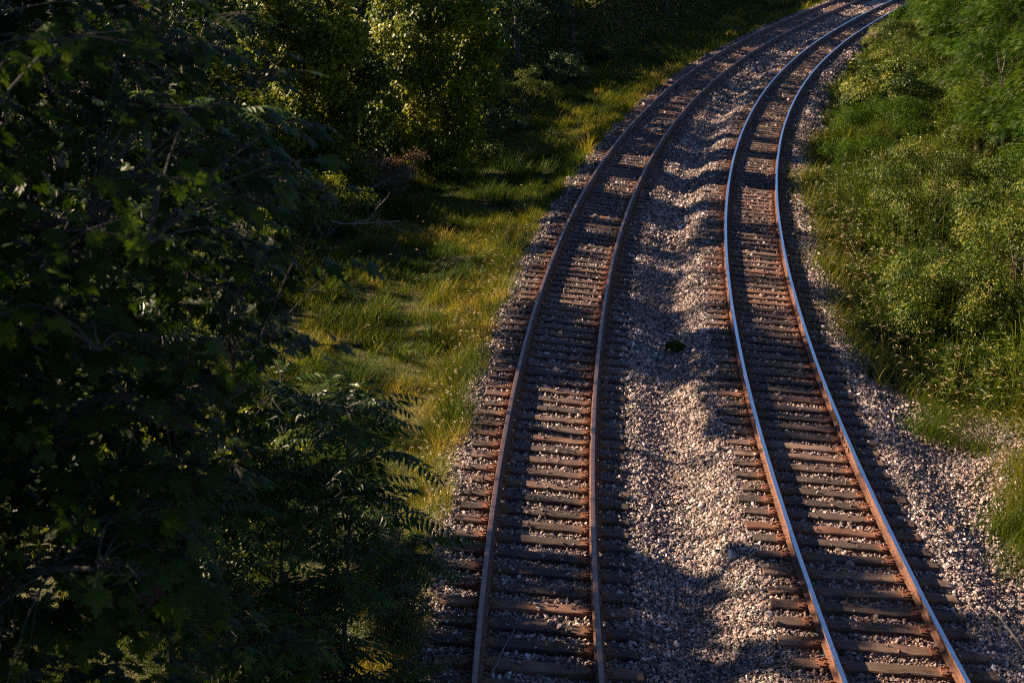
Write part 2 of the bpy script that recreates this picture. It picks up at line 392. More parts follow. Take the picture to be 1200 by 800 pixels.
for ti, T in enumerate(TR):
    x0, y0 = W(0, T['d'])
    root = empty(labels[ti][0], (float(x0), float(y0), -.19))
    tag(root, labels[ti][1], labels[ti][2], "parallel curving railway tracks")
    hd = M['worn'] if ti == 0 else M['shiny']
    for side in (-1, 1):
        rail(T, side, None).obj("rail", [M['rust'], hd], root)
    rr = np.random.default_rng(50 + ti)
    tilt = (T['zr'] - T['zl']) / (2 * G); zc = (T['zl'] + T['zr']) / 2 - .187
    s = -4.0; far = MB(); cnt = 0
    while s < 140:
        yaw = rr.normal(0, .016) + (rr.random() < .08) * rr.normal(0, .045); lat = rr.normal(0, .03); v = rr.integers(6); flip = rr.random() < .5
        x, y = W(s, T['d'] + lat); h = float(np.interp(s, SS, HH))
        mat4 = Matrix.Translation((float(x), float(y), zc + lat * tilt)) @ Matrix.Rotation(-h + yaw, 4, 'Z') @ Matrix.Rotation(-math.atan(tilt), 4, 'Y')
        if flip: mat4b = mat4 @ Matrix.Rotation(PI, 4, 'Z')
        else: mat4b = mat4
        TIE_S[ti].append((s, yaw, lat))
        if cnt < 100:
            o = bpy.data.objects.new("sleeper", timber_meshes[v]); link(o, root)
            o.matrix_local = Matrix.Translation(-root.location) @ mat4b
            for side in (-1, 1):
                p = bpy.data.objects.new("tie_plate", plate_mesh); link(p, o)
                off = side * G / math.cos(tilt) - lat
                p.matrix_local = mat4b.inverted() @ mat4 @ Matrix.Translation((off, 0, 0)) @ Matrix.Rotation(-yaw, 4, 'Z')
        else:
            A = np.array(mat4b); V = TIMB[v].v[0] @ A[:3, :3].T + A[:3, 3]
            far.add(V, TIMB[v].f, .5)
            for side in (-1, 1):
                A2 = np.array(mat4 @ Matrix.Translation((side * G - lat, 0, 0)))
                V = np.array([(x_, y_, z_) for x_ in (-.17, .17) for y_ in (-.09, .09) for z_ in (0, .018)]) @ A2[:3, :3].T + A2[:3, 3]
                far.add(V, [np.array([(0, 1, 3, 2), (4, 6, 7, 5), (0, 4, 5, 1), (2, 3, 7, 6), (0, 2, 6, 4), (1, 5, 7, 3)])], .5, 1)
        cnt += 1
        s += .497 + rr.normal(0, .022)
    fo = far.obj("sleepers", [M['tie'], M['plate']], root); fo["kind"] = "stuff"
    # joint bars bolted on the web
    for (js, side) in ([(1.1, -1), (1.4, 1), (25, -1), (25.5, 1)] if ti == 0 else [(9.2, 1), (33, -1)]):
        jb = MB(); zz = T['zl'] if side < 0 else T['zr']
        for w_ in (-1, 1):
            for k_ in range(4):
                x, y = W(js - .33 + .22 * k_, T['d'] + side * G + w_ * .036); hh = .016
                V = np.array([(a, b_, c_) for a in (-hh, hh) for b_ in (-hh, hh) for c_ in (-hh, hh)]) + np.array([float(x), float(y), zz - .088]); jb.add(V, [np.array([(0, 1, 3, 2), (4, 6, 7, 5), (0, 4, 5, 1), (2, 3, 7, 6), (0, 2, 6, 4), (1, 5, 7, 3)])])
            q = np.linspace(js - .45, js + .45, 4)
            rows = []
            for (a, c_) in ((.011, -.052), (.030, -.06), (.024, -.12), (.03, -.142)):
                x, y = W(q, T['d'] + side * G + w_ * a); rows.append(np.stack([x, y, zz + c_ + 0 * q], -1))
            R_ = np.stack(rows, 1); I = np.arange(16).reshape(4, 4)
            jb.add(R_.reshape(-1, 3), [np.stack([I[:-1, :-1], I[1:, :-1], I[1:, 1:], I[:-1, 1:]], -1).reshape(-1, 4)])
        jb.obj("joint_bar", [M['rust']], root)

# ------------------------------------------------------------------ ballast stones
def ico():
    t = (1 + 5 ** .5) / 2
    v = norm(np.array([(-1, t, 0), (1, t, 0), (-1, -t, 0), (1, -t, 0), (0, -1, t), (0, 1, t), (0, -1, -t), (0, 1, -t), (t, 0, -1), (t, 0, 1), (-t, 0, -1), (-t, 0, 1)], float))
    f = np.array([(0, 11, 5), (0, 5, 1), (0, 1, 7), (0, 7, 10), (0, 10, 11), (1, 5, 9), (5, 11, 4), (11, 10, 2), (10, 7, 6), (7, 1, 8), (3, 9, 4), (3, 4, 2), (3, 2, 6), (3, 6, 8), (3, 8, 9), (4, 9, 5), (2, 4, 11), (6, 2, 10), (8, 6, 7), (9, 8, 1)])
    return v, f
CUBE_V = np.array([(x, y, z) for x in (-1, 1) for y in (-1, 1) for z in (-1, 1)], float) * .62
CUBE_F = np.array([(0, 1, 3, 2), (4, 6, 7, 5), (0, 4, 5, 1), (2, 3, 7, 6), (0, 2, 6, 4), (1, 5, 7, 3)])
def rand_rot(n, rng=RNG):
    q = rng.normal(size=(n, 4)); q /= np.linalg.norm(q, axis=1, keepdims=True); w, x, y, z = q.T
    return np.stack([1 - 2 * (y * y + z * z), 2 * (x * y - z * w), 2 * (x * z + y * w), 2 * (x * y + z * w), 1 - 2 * (x * x + z * z), 2 * (y * z - x * w), 2 * (x * z - y * w), 2 * (y * z + x * w), 1 - 2 * (x * x + y * y)], -1).reshape(-1, 3, 3)
stones = MB()
def scatter(s0, s1, d0, d1, dens, size, kind):
    n = int((s1 - s0) * (d1 - d0) * dens)
    s = RNG.uniform(s0, s1, n); d = RNG.uniform(d0, d1, n)
    keep = np.ones(n, bool)
    inside = np.zeros(n, bool)
    for ti, T in enumerate(TR):
        ts = np.array([t[0] for t in TIE_S[ti]]); yw = np.array([t[1] for t in TIE_S[ti]]); lt = np.array([t[2] for t in TIE_S[ti]])
        j = np.clip(np.searchsorted(ts, s), 1, len(ts) - 1)
        for jj in (j - 1, j):
            dd = d - T['d'] - lt[jj]
            on = (np.abs(s - ts[jj] + dd * np.sin(-yw[jj])) < .118) & (np.abs(dd) < 1.30)
            keep &= ~(on & (RNG.random(n) > .02 + .06 * (ti == 0) * (fnoise(s * 1.2, d * 1.2, 77) > .55)))
            inside |= on
        for sd_ in (-1, 1):
            keep &= np.abs(d - T['d'] - sd_ * G) > .085
    # fades out into the verge
    ledge = -3.85 + (fnoise(s * .8, d * 0, 31) - .5) * .7
    redge = 4.7 - .01 * s + 3.8 * np.clip((13 - s) / 4, 0, 1) + (fnoise(s * .6, d * 0 + 9, 32) - .5) * 1.0
    soft = RNG.random(n) * .6
    keep &= (d > ledge - soft * .5) & (d < redge + soft * 1.5)
    # soil shows between the stones on the right apron
    keep &= ~((d > 4.6) & (RNG.random(n) < .10 + .45 * (fnoise(s * .9, d * .9, 41) > .6)))
    s, d, inside = s[keep], d[keep], inside[keep]; n = len(s)
    x, y = W(s, d)
    sz = size * np.exp(RNG.normal(0, .28, n)) * np.where(d > 4.6, 1.15, 1)
    big = RNG.random(n) < .006; sz = np.where(big, sz * 1.5, sz)
    z = zground(s, d) + sz * RNG.uniform(.05, .55, n)
    for ti, T in enumerate(TR):   # stones lying on a sleeper sit on its top
        on = inside & (np.abs(d - T['d']) < 1.4)
        z = np.where(on, (T['zl'] + T['zr']) / 2 - .187 + (d - T['d']) * (T['zr'] - T['zl']) / (2 * G) + sz * .35, z)
    nV = 10
    tv = RNG.random(n)
    patch = fnoise(s * .5, d * .5, 55)
    tv = np.clip(tv * .95 + (patch - .5) * .25 + .02, 0, 1)
    var = RNG.integers(nV, size=n)
    sc = np.stack([sz, sz * RNG.uniform(.55, 1, n), sz * RNG.uniform(.35, .75, n)], -1) * .66
    R = rand_rot(n)
    for v in range(nV):
        m_ = var == v
        if kind == 'ico':
            bv, bf = ico(); bv = bv * np.random.default_rng(v).uniform(.62, 1.28, (12, 1)) + np.random.default_rng(v + 99).normal(0, .13, (12, 3))
        else:
            bv = CUBE_V + np.random.default_rng(v).normal(0, .2, (8, 3)); bf = CUBE_F
        inst(stones, bv, [bf], np.stack([x, y, z], -1)[m_], R[m_], sc[m_], tv[m_])
scatter(-1.5, 11, -4.6, 8.5, 1150, .037, 'ico')
scatter(11, 22, -4.6, 8.5, 900, .042, 'cube')
scatter(22, 52, -4.6, 5.6, 400, .054, 'cube')
scatter(52, 112, -4.5, 5.4, 75, .085, 'cube')
so = stones.obj("ballast", M['stone'])
tag(so, "grey and tan crushed stone ballast heaped between and beside the two tracks", "ballast", kind="stuff")
co = np.concatenate(stones.v); S_, D_ = SDof(co[:, 0], co[:, 1])
ru = np.zeros(len(co))
for ti, T in enumerate(TR):
    for sd_ in (-1, 1):
        ru = np.maximum(ru, np.clip(1 - np.abs(D_ - T['d'] - sd_ * G) / (.34 if ti == 0 else .42), 0, 1) * (.75 if ti == 0 else .95))
ru *= np.clip(fnoise(S_ * 2, D_ * 2, 61) * 1.6, 0, 1)
ru = np.maximum(ru, np.where(np.abs(D_ - 2.186) < .7, .42, np.where(np.abs(D_ + 2.186) < .7, .16, .05)) * np.clip(fnoise(S_ * 1.3, D_ * 1.3, 62) * 1.9, 0, 1))
a = so.data.attributes.new("rust", 'FLOAT', 'POINT'); a.data.foreach_set("value", ru.astype(np.float32))

# ------------------------------------------------------------------ where the sun gets through the left-hand trees
# (s0, s1, d0, d1, strength) : gaps of the canopy, given by the ground they let light on to
GAPS = [(4.3, 11.2, -3.6, -.6, 1), (4.6, 12.2, -.7, .95, 1), (4.6, 9.0, .9, 3.4, 1), (.5, 3.0, -.4, 3.2, .62), (2.7, 4.2, .4, 1.7, .95), (1.2, 3.2, -1.7, -1.1, .7),
        (0, 13, 4.3, 20, 1), (3.3, 6.5, 3.4, 5, .75), (13, 140, 5.5, 40, 1), (13.2, 14.2, .2, 1.2, .5), (17.0, 20.5, .2, 1.3, .75), (17.8, 20.0, 1.2, 3.6, .85),
        (17.3, 21.5, -3.1, -.9, .85), (20, 21.5, -4.3, -3.1, .9), (30.0, 33.0, .4, 3.4, .8), (38.3, 40.6, .9, 3.5, .9),
        (31.0, 33.4, -3.7, -1.2, .92), (102, 112, -3.5, 4, .75),
        (7.2, 12.8, -5.6, -3.8, 1), (3.5, 7.5, -5.2, -3.9, .8), (16.0, 18.2, -9.5, -5.8, .9), (19.5, 22.2, -7.5, -4.0, 1), (24, 25.5, -8.5, -4.5, .8), (28.5, 30.5, -7.5, -4, .85), (40, 56, -6.5, -3.6, .66), (12.5, 13.6, -6.5, -4.6, .8),
        (31, 38, -10.5, -5.5, 1), (29, 36.5, -7, -3.2, .95), (27, 33.5, -3.4, 1.5, .52)]
# gaps that let sun on to foliage higher up: (height, s0, s1, d0, d1, strength)
HIGH = [(3.0, 18, 75, -13.5, -7.5, .52), (6.0, 18, 75, -14, -8.5, .50), (1.5, 31, 38.5, -11.5, -7, 1), (3.3, 31, 38.5, -11.5, -7, 1), (5.0, 31, 38.5, -11.5, -7, .95), (6.5, 31, 38.5, -11.5, -7, .9),
        (1.0, -4, 22, -13, -7.5, .85), (2.2, -4, 22, -13, -7.5, .8), (3.4, -.5, 4, -5.6, -3, .62), (6.0, -9, -3, -8, -3.5, .42), (2.2, 22, 31, -12, -8.5, .75), (1.2, 38, 60, -10.5, -7, .6)]
def lit(x, y):
    s, d = SDof(x, y)
    w1 = (fnoise(x * 1.1, y * 1.1, 91) - .5) * 1.3; w2 = (fnoise(x * 1.1, y * 1.1, 92) - .5) * 1.6
    s = s + w1; d = d + w2 * .8
    L = np.zeros(len(s))
    # thin cross-wise slits between boughs farther along the line
    sl = fnoise(s * 2.6, d * .2, 97); on = (s > 13.5) & (s < 105) & (d > -4) & (d < 4.6)
    L = np.maximum(L, on * np.clip((sl - .70) * 12, 0, 1) * .8 * np.clip((s - 12) / 6, .55, 1))
    for (a, b_, c_, e, st) in GAPS:
        k = np.minimum(np.minimum(s - a, b_ - s), np.minimum(d - c_, e - d))
        L = np.maximum(L, np.clip(k / .35 + .5, 0, 1) * st)
    bank = np.clip((fnoise(x * .33, y * .33, 93) - .40) * 7, .25, 1)
    L = np.where((d > 4.6) & (s > 13), L * bank, L)
    verge = np.clip((fnoise(x * .5, y * .5, 94) - .42) * 8, .2, 1)
    L = np.where((d < -3.6), L * verge, L)
    return L
def keep_canopy(P, floor=-.4):
    """leaf positions -> keep mask; leaves whose shadow would fall in a gap's ground are absent"""
    t = (P[:, 2] - floor) / SUN[2]
    x = P[:, 0] - SUN[0] * t; y = P[:, 1] - SUN[1] * t
    L = lit(x, y)
    n = fnoise(x * 1.9, y * 1.9, 95)
    thr = .12 + .92 * n              # noisy edge: strength 1 always open, .6 open in flecks
    keep = (L < thr) & ~((fnoise(x * 1.5, y * 1.5, 96) > .79) )
    for (z, a, b_, c_, e, st) in HIGH:
        t = (P[:, 2] - z) / SUN[2]; up = t > 2.5
        xx = P[:, 0] - SUN[0] * t; yy = P[:, 1] - SUN[1] * t
        ss, dd = SDof(xx, yy); k = np.minimum(np.minimum(ss - a, b_ - ss), np.minimum(dd - c_, e - dd))
        keep &= ~(up & (np.clip(k / .5 + .5, 0, 1) * st > .12 + .92 * fnoise(xx * 1.6, yy * 1.6 + z * .4, 98)))
    return keep

# ------------------------------------------------------------------ leaf templates
RH_V = np.array([(0, 0, 0), (.34, .42, .08), (0, 1, -.08), (-.34, .42, .08)], float); RH_F = [np.array([(0, 1, 2), (0, 2, 3)])]
LA_V = np.array([(0, 0, 0), (.13, .35, .03), (0, 1, -.12), (-.13, .35, .03)], float); LA_F = RH_F
def maple_template():
    half = [(.03, 0), (.20, -.10), (.42, -.03), (.34, .10), (.62, .22), (.46, .34), (.66, .62), (.47, .55), (.34, .58), (.30, .50), (.17, .62), (.24, .86), (.11, .82), (0, 1.12)]
    pts = half + [(-x, y) for x, y in half[-2::-1]]
    V = [(0, .3, .05)] + [(x, y, -.16 * (x * x + (y - .3) ** 2) + .03 * (i % 2)) for i, (x, y) in enumerate(pts)]
    n = len(pts)
    return np.array(V), [np.array([(0, 1 + i, 1 + (i + 1) % n) for i in range(n)])]
MP_V, MP_F = maple_template()
HE_V = np.array([(0, .05, 0), (.30, -.05, .04), (.48, .25, .06), (.36, .6, .02), (0, 1, -.1), (-.36, .6, .02), (-.48, .25, .06), (-.30, -.05, .04)], float)
HE_F = [np.array([(0, 1, 2, 3), (0, 3, 4, 4), (0, 5, 6, 7)])]
HE_F = [np.array([(0, 1, 2, 3), (0, 5, 6, 7)]), np.array([(0, 3, 4), (0, 4, 5)])]

def up_bias(n, up): return norm(n + np.array([0, 0, up]))

def blob_crown(mb, centre, rad, nblob, nleaf, leaf, size, rng, canopy=False, blob_r=(.7, 1.2), shell=.55, flat=.8, mat=0, tmpl=None, zmin=None, tshift=0.):
    tv, tf = tmpl or (RH_V, RH_F)
    centre = np.array(centre, float); rad = np.array(rad, float)
    u = rand_unit(nblob, rng); rr = rng.uniform(shell, 1, (nblob, 1)) ** .8
    bc = centre + u * rad * rr
    if zmin is not None: bc[:, 2] = np.maximum(bc[:, 2], zmin)
    br = rng.uniform(*blob_r, nblob)
    w = br ** 2; w /= w.sum(); bi = rng.choice(nblob, nleaf, p=w)
    q = rand_unit(nleaf, rng); q[:, 2] = np.where(q[:, 2] < -.35, -q[:, 2] * .5, q[:, 2])
    rr = rng.uniform(.45, 1.12, nleaf) ** .7
    P = bc[bi] + q * (br[bi] * rr)[:, None] * np.array([1, 1, flat])
    n = len(P)
    nn = norm(q * .7 + rand_unit(n, rng) * .65 + np.array([0, 0, .55]))
    t = norm(q + rand_unit(n, rng) * .8 + np.array([0, 0, -.5]))
    if canopy:
        k = keep_canopy(P) & keep_canopy(P + t * size); P, q, bi, nn, t = P[k], q[k], bi[k], nn[k], t[k]; n = len(P)
    bt = rng.normal(0, .13, nblob)
    inst(mb, tv, tf, P, frames(nn, t), size * rng.uniform(.65, 1.25, n), np.clip(rng.beta(2, 2.4, n) + bt[bi] + tshift, 0, 1), mat)
    return bc, br

def limbs(mb, base, targets, r0, rng, sides=6, trunk_top=None):
    base = np.array(base, float)
    top = np.array(trunk_top if trunk_top is not None else targets.mean(0), float)
    n = 9; tt = np.linspace(0, 1, n)[:, None]
    wob = np.cumsum(rng.normal(0, .05, (n, 3)), 0) * np.array([1, 1, .2]) * tt
    tr = base + (top - base) * tt + wob
    tube(mb, tr, np.linspace(r0, r0 * .28, n) * (1 + .5 * np.exp(-np.linspace(0, 8, n))), 9)
    for q in targets:
        k = int(np.clip((q[2] - base[2]) / max(top[2] - base[2], .1) * .65 * (n - 1), 1, n - 2)); a = tr[k]
        m_ = 5; u = np.linspace(0, 1, m_)[:, None]
        p = a + (q - a) * u + np.array([0, 0, 1]) * (u * (1 - u)) * .25 * np.linalg.norm(q - a) + rng.normal(0, .04, (m_, 3)) * u
        tube(mb, p, np.linspace(r0 * .32, r0 * .05, m_), 5)

# ------------------------------------------------------------------ woodland on the left
def P3(s, d, z=0.0):
    x, y = W(s, d); return np.array([float(x), float(y), float(zground(np.array([s]), np.array([d]))[0]) + z])

def woods_tree(s, d, height, width, nleaf, label, name="woodland_tree", lm='wood_leaf', size=.17, seed=0, low=.12, group=None, cat="tree", nblob=38, tmpl=None):
    rng = np.random.default_rng(seed)
    b = P3(s, d, -.05)
    root = empty(name, tuple(b)); tag(root, label, cat, group)
    mb = MB(); zc = b[2] + height * (low + 1) / 2
    bc, br = blob_crown(mb, (b[0], b[1], zc), (width, width, height * (1 - low) / 2), nblob, nleaf, None, size, rng, canopy=True, blob_r=(.6, 1.15), shell=.35, tmpl=tmpl)
    tb = MB(); limbs(tb, b, bc[rng.choice(len(bc), 12, replace=False)], .05 + height * .013, rng, trunk_top=(b[0], b[1], b[2] + height * .85))
    tb.obj("trunk", M['bark'], root, smooth=True)
    mb.obj("crown", M[lm], root)
    return root

GW = "woodland edge trees left of the line"
edge = [  # s, d, h, w, lm, name, label
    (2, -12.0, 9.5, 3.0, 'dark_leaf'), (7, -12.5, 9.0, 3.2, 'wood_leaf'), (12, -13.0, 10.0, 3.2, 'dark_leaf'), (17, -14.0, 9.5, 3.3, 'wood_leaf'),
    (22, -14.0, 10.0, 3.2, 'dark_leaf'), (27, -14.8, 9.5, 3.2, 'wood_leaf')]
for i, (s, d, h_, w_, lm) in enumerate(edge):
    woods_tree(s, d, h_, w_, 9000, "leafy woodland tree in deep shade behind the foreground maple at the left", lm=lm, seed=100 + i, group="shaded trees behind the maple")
named = [
    (42.0, -12.6, 8.5, 2.8, 'dark_leaf', "dark rounded tree behind the two vine-covered trees"),
    (46.0, -12.2, 9.0, 2.9, 'wood_leaf', "olive-green tree second beyond the sunlit vine-covered tree"),
    (52.0, -11.5, 8.5, 2.8, 'dark_leaf', "near-black leafy tree at top centre, above the bend in the grass verge"),
    (59.0, -12.0, 9.0, 3.2, 'dark_leaf', "deep green tree with low hanging skirt at the top edge, third from the tracks"),
    (68.0, -11.5, 9.0, 3.2, 'wood_leaf', "mid-green tree at the top edge, second nearest to the left rails"),
    (79.0, -11.8, 9.0, 3.4, 'wood_leaf', "farthest sun-touched tree where the grass verge reaches the top edge"),
    (92.0, -12.0, 9.5, 3.6, 'wood_leaf', "small-looking distant tree beyond the verge at the far end of the curve"),
]
for i, (s, d, h_, w_, lm, lab) in enumerate(named):
    woods_tree(s, d, h_, w_, 8500, lab, lm=lm, seed=140 + i, group=GW)
for i, s in enumerate((106, 120, 136)):
    woods_tree(s, -12.5, 9.5, 4, 6000, "distant woodland tree beyond the end of the visible verge", seed=170 + i, size=.24, group="distant trees past the bend")

# the wood behind: one mass that nobody could count
rng = np.random.default_rng(5)
wm = MB(); wt = MB()
for s in np.arange(-14, 160, 4.2):
    for d in (-18.5, -24.0, -31.0):
        b = P3(s + rng.normal(0, .8), d + rng.normal(0, .8)); h_ = rng.uniform(11.5, 13.5) + (-d - 18) * .18
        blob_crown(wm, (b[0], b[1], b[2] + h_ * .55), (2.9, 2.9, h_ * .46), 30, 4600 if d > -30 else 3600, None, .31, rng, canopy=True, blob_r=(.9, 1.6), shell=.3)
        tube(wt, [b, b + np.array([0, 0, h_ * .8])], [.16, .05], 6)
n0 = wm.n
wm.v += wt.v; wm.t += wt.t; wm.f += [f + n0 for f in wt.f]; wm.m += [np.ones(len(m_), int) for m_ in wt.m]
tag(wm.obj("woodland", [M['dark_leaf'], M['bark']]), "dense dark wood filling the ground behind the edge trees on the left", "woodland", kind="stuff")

# understory of the wood: leafy plants nobody could count
um = MB(); rngu = np.random.default_rng(6)
n = 5200; s = rngu.uniform(-6, 125, n); d = -9.6 - 28 * rngu.random(n) ** 1.5 - (fnoise(s * .3, s * 0, 12) - .5) * 1.5; h_ = rngu.uniform(.5, 1.6, n) * np.clip((-d - 8.6) / 1.8, .4, 1.9)
x, y = W(s, d); B = np.stack([x, y, zground(s, d)], -1)
nl = 48; q = rand_unit(n * nl, rngu); q[:, 2] = np.abs(q[:, 2]); Bq = np.repeat(B, nl, 0); hq = np.repeat(h_, nl)
P = Bq + q * (rngu.uniform(.35, 1, n * nl) * 1.0)[:, None] * np.stack([hq * .6, hq * .6, hq], -1)
inst(um, RH_V, RH_F, P, frames(norm(q + rand_unit(n * nl, rngu) * .6 + np.array([0, 0, .6])), norm(q + rand_unit(n * nl, rngu))), rngu.uniform(.09, .2, n * nl) * np.repeat(np.clip((-d - 4) / 7, 1, 2), nl), np.clip(rngu.beta(2, 2, n * nl) * .8 + np.repeat(rngu.normal(0, .15, n), nl), 0, 1))
tag(um.obj("undergrowth", M['wood_leaf']), "leafy undergrowth spreading under the trees at the left", "undergrowth", kind="stuff")

# sunlit tree hung with vines
def vine_tree(s0, d0, seed, label, sc=1.0):
    rng = np.random.default_rng(seed)
    b = P3(s0, d0, -.05); root = empty("vine_covered_tree", tuple(b))
    tag(root, label, "tree")
    mb = MB()
    blobs = []
    bl = []
    for k in range(64):
        z = rng.uniform(.35, 6.8); wz = np.interp(z, [0, 1.2, 2.5, 4.5, 6.8], [1.9, 1.7, 2.3, 2.4, 1.8]); an = rng.uniform(-PI * .95, PI * .35); rr_ = rng.uniform(.45, 1.08)
        bl.append((cos(an) * wz * rr_ - .15, sin(an) * 1.3 * rr_, z, rng.uniform(.3, .72)))
    bl += [(0, 0, z, .9) for z in (1, 2.2, 3.4, 4.6, 5.8)]
    for (dx, dy, z, r) in bl:
        dx, dy, z = dx * sc, dy * sc, z * sc
        c_ = b + np.array([dx * 1.05, dy, z])
        blobs.append(c_)
        n = int(1000 * r * r)
        q = rand_unit(n, rng); q[:, 1] = np.where(q[:, 1] > .5, -q[:, 1], q[:, 1])
        P = c_ + q * r * (rng.uniform(.55, 1.15, (n, 1)))
        nn = norm(q * .5 + rand_unit(n, rng) * .5 + np.array([-.5, -.1, .45])); t = norm(q * .5 + rand_unit(n, rng) * .5 + np.array([0, 0, -1]))
        inst(mb, HE_V, HE_F, P, frames(nn, t), .125 * rng.uniform(.6, 1.3, n), np.clip(rng.beta(2, 2, n) * .8 + rng.normal(0, .2), 0, 1))
    tb = MB(); limbs(tb, b, np.array(blobs[3:30]), .13, rng, trunk_top=b + np.array([0, 0, 5.5]))
    tb.obj("trunk", M['bark'], root, smooth=True); mb.obj("crown", M['vine_leaf'], root)
vine_tree(34.5, -9.3, 8, "sunlit yellow-green tree hung with broad-leaved vines at the wood's edge beside the grass")
vine_tree(30.0, -12.2, 9, "sun-flecked leafy tree between the maple and the tree hung with vines", .95)
vine_tree(39.0, -10.6, 10, "leafy vine-draped tree just right of the brightest sunlit tree, mostly in shade", 1.0)

def shrub(name, s, d, h_, w_, nleaf, lm, label, seed, size=.07, tmpl=None, cat="shrub", twig='bark', group=None, ntw=14, blob=(.25, .5), nblob=16, z0=0., tshift=0., shell=.3):
    rng = np.random.default_rng(seed); b = P3(s, d, -.03 + z0)
    root = empty(name, tuple(b)); tag(root, label, cat, group)
    mb = MB(); bc, br = blob_crown(mb, (b[0], b[1], b[2] + h_ * .5), (w_, w_, h_ * .45), nblob, nleaf, None, size, rng, blob_r=blob, shell=shell, tmpl=tmpl, zmin=b[2] + .15, tshift=tshift)
    tb = MB()
    for q in bc[:ntw]:
        n = 6; u = np.linspace(0, 1, n)[:, None]
        a = b + np.array([rng.normal(0, .12), rng.normal(0, .12), 0])
        p = a + (q - a) * u + rng.normal(0, .03, (n, 3)) * u
        tube(tb, p, np.linspace(.018, .004, n), 5)
    tb.obj("stem", M[twig], root, smooth=True); mb.obj("foliage", M[lm], root)
    return root

shrub("undergrowth_shrub", 30.5, -9.4, 1.7, 1.1, 3200, 'dry_leaf', "brownish dry-leaved shrub at the foot of the sunlit vine-covered tree", 21, .06, twig='redtwig')
shrub("undergrowth_shrub", 33.0, -11.4, 2.6, 1.3, 3600, 'wood_leaf', "tangled shrub left of the vine-covered tree, behind bare twigs", 22, .08, twig='twig', ntw=16)
shrub("undergrowth_shrub", 36.6, -7.9, 1.5, 1.0, 3200, 'wood_leaf', "low dark bush right of the vine-covered tree's foot, by the grass", 23, .08)
shrub("undergrowth_shrub", 41.0, -8.6, 1.8, 1.4, 3600, 'dark_leaf', "rounded shadowy bush at the verge, below the near-black tree", 24, .09)
shrub("undergrowth_shrub", 47.5, -8.8, 2.3, 1.6, 4200, 'wood_leaf', "feathery mid-green bush standing in front of the woodland edge trees", 25, .1, tmpl=(LA_V * np.array([1.3, 1.6, 1]), LA_F))
shrub("undergrowth_shrub", 56.0, -9.0, 2.0, 1.7, 3800, 'dark_leaf', "dark spreading bush at the woodland edge near the middle of the curve", 26, .1)
shrub("undergrowth_shrub", 66.0, -9.2, 2.0, 1.8, 3500, 'wood_leaf', "distant low bush beside the far grass verge", 27, .12)
shrub("undergrowth_shrub", 25.0, -10.2, 2.0, 1.3, 3600, 'vine_leaf', "leafy bush glimpsed past the right fringe of the maple, behind dead branches", 28, .08, twig='twig')
shrub("undergrowth_shrub", 19.0, -10.6, 2.2, 1.5, 3800, 'vine_leaf', "bush with sun flecks glimpsed through the middle of the maple", 29, .09)
shrub("undergrowth_shrub", 11.5, -9.6, 2.0, 1.4, 3600, 'vine_leaf', "yellow-green bush seen in bits through the lower left of the maple", 30, .09)
shrub("undergrowth_shrub", 6.0, -8.4, 1.8, 1.3, 3600, 'vine_leaf', "bush with bright flecks low behind the maple, left of the pinnate sapling", 31, .08)

# bare dead branches
def dead_branch(name, base, direc, length, label, seed, r=.02, mat='twig', cat="branch", n2=7, droop=.0, flatz=None):
    rng = np.random.default_rng(seed); tb = MB(); base = np.array(base, float)
    def grow(p, dv, L, r, depth):
        n = 7; pts = [p]; dv = norm(np.array(dv, float))
        for i in range(n - 1):
            dv = norm(dv + rng.normal(0, .16, 3) * (np.array([1, 1, .35]) if flatz else 1) - np.array([0, 0, droop])); pts.append(pts[-1] + dv * L / (n - 1))
        pts = np.array(pts); tube(tb, pts, np.linspace(r, r * .35, n), 6)
        if depth < 2:
            for _ in range(n2 if depth == 0 else 3):
                k = rng.integers(1, n - 1); grow(pts[k], dv + rng.normal(0, .7, 3) * (np.array([1, 1, .3]) if flatz else 1), L * rng.uniform(.25, .5), r * .5, depth + 1)
    grow(base, direc, length, r, 0)
    o = tb.obj(name, M[mat], loc=tuple(base), smooth=True); return tag(o, label, cat)
dead_branch("dead_branch", P3(29.5, -10.4, .3), (1, -.1, .12), 1.9, "bleached bare branch lying over the grass at the foot of the tangled shrub", 1, .028)
dead_branch("dead_branch", P3(24.0, -9.6, .7), (1, -.2, -.15), 2.0, "pale forked dead branch reaching out over the grass right of the maple fringe", 2, .025)
dead_branch("dead_sapling", P3(31.0, -12.0, 0), (0, 0, 1), 1.9, "thin grey dead sapling standing upright left of the vine-covered tree", 3, .018, cat="dead tree")
dead_branch("dead_sapling", P3(23.0, -10.6, 0), (.05, 0, 1), 2.6, "grey leafless sapling upright just past the right fringe of the maple", 4, .02, cat="dead tree")

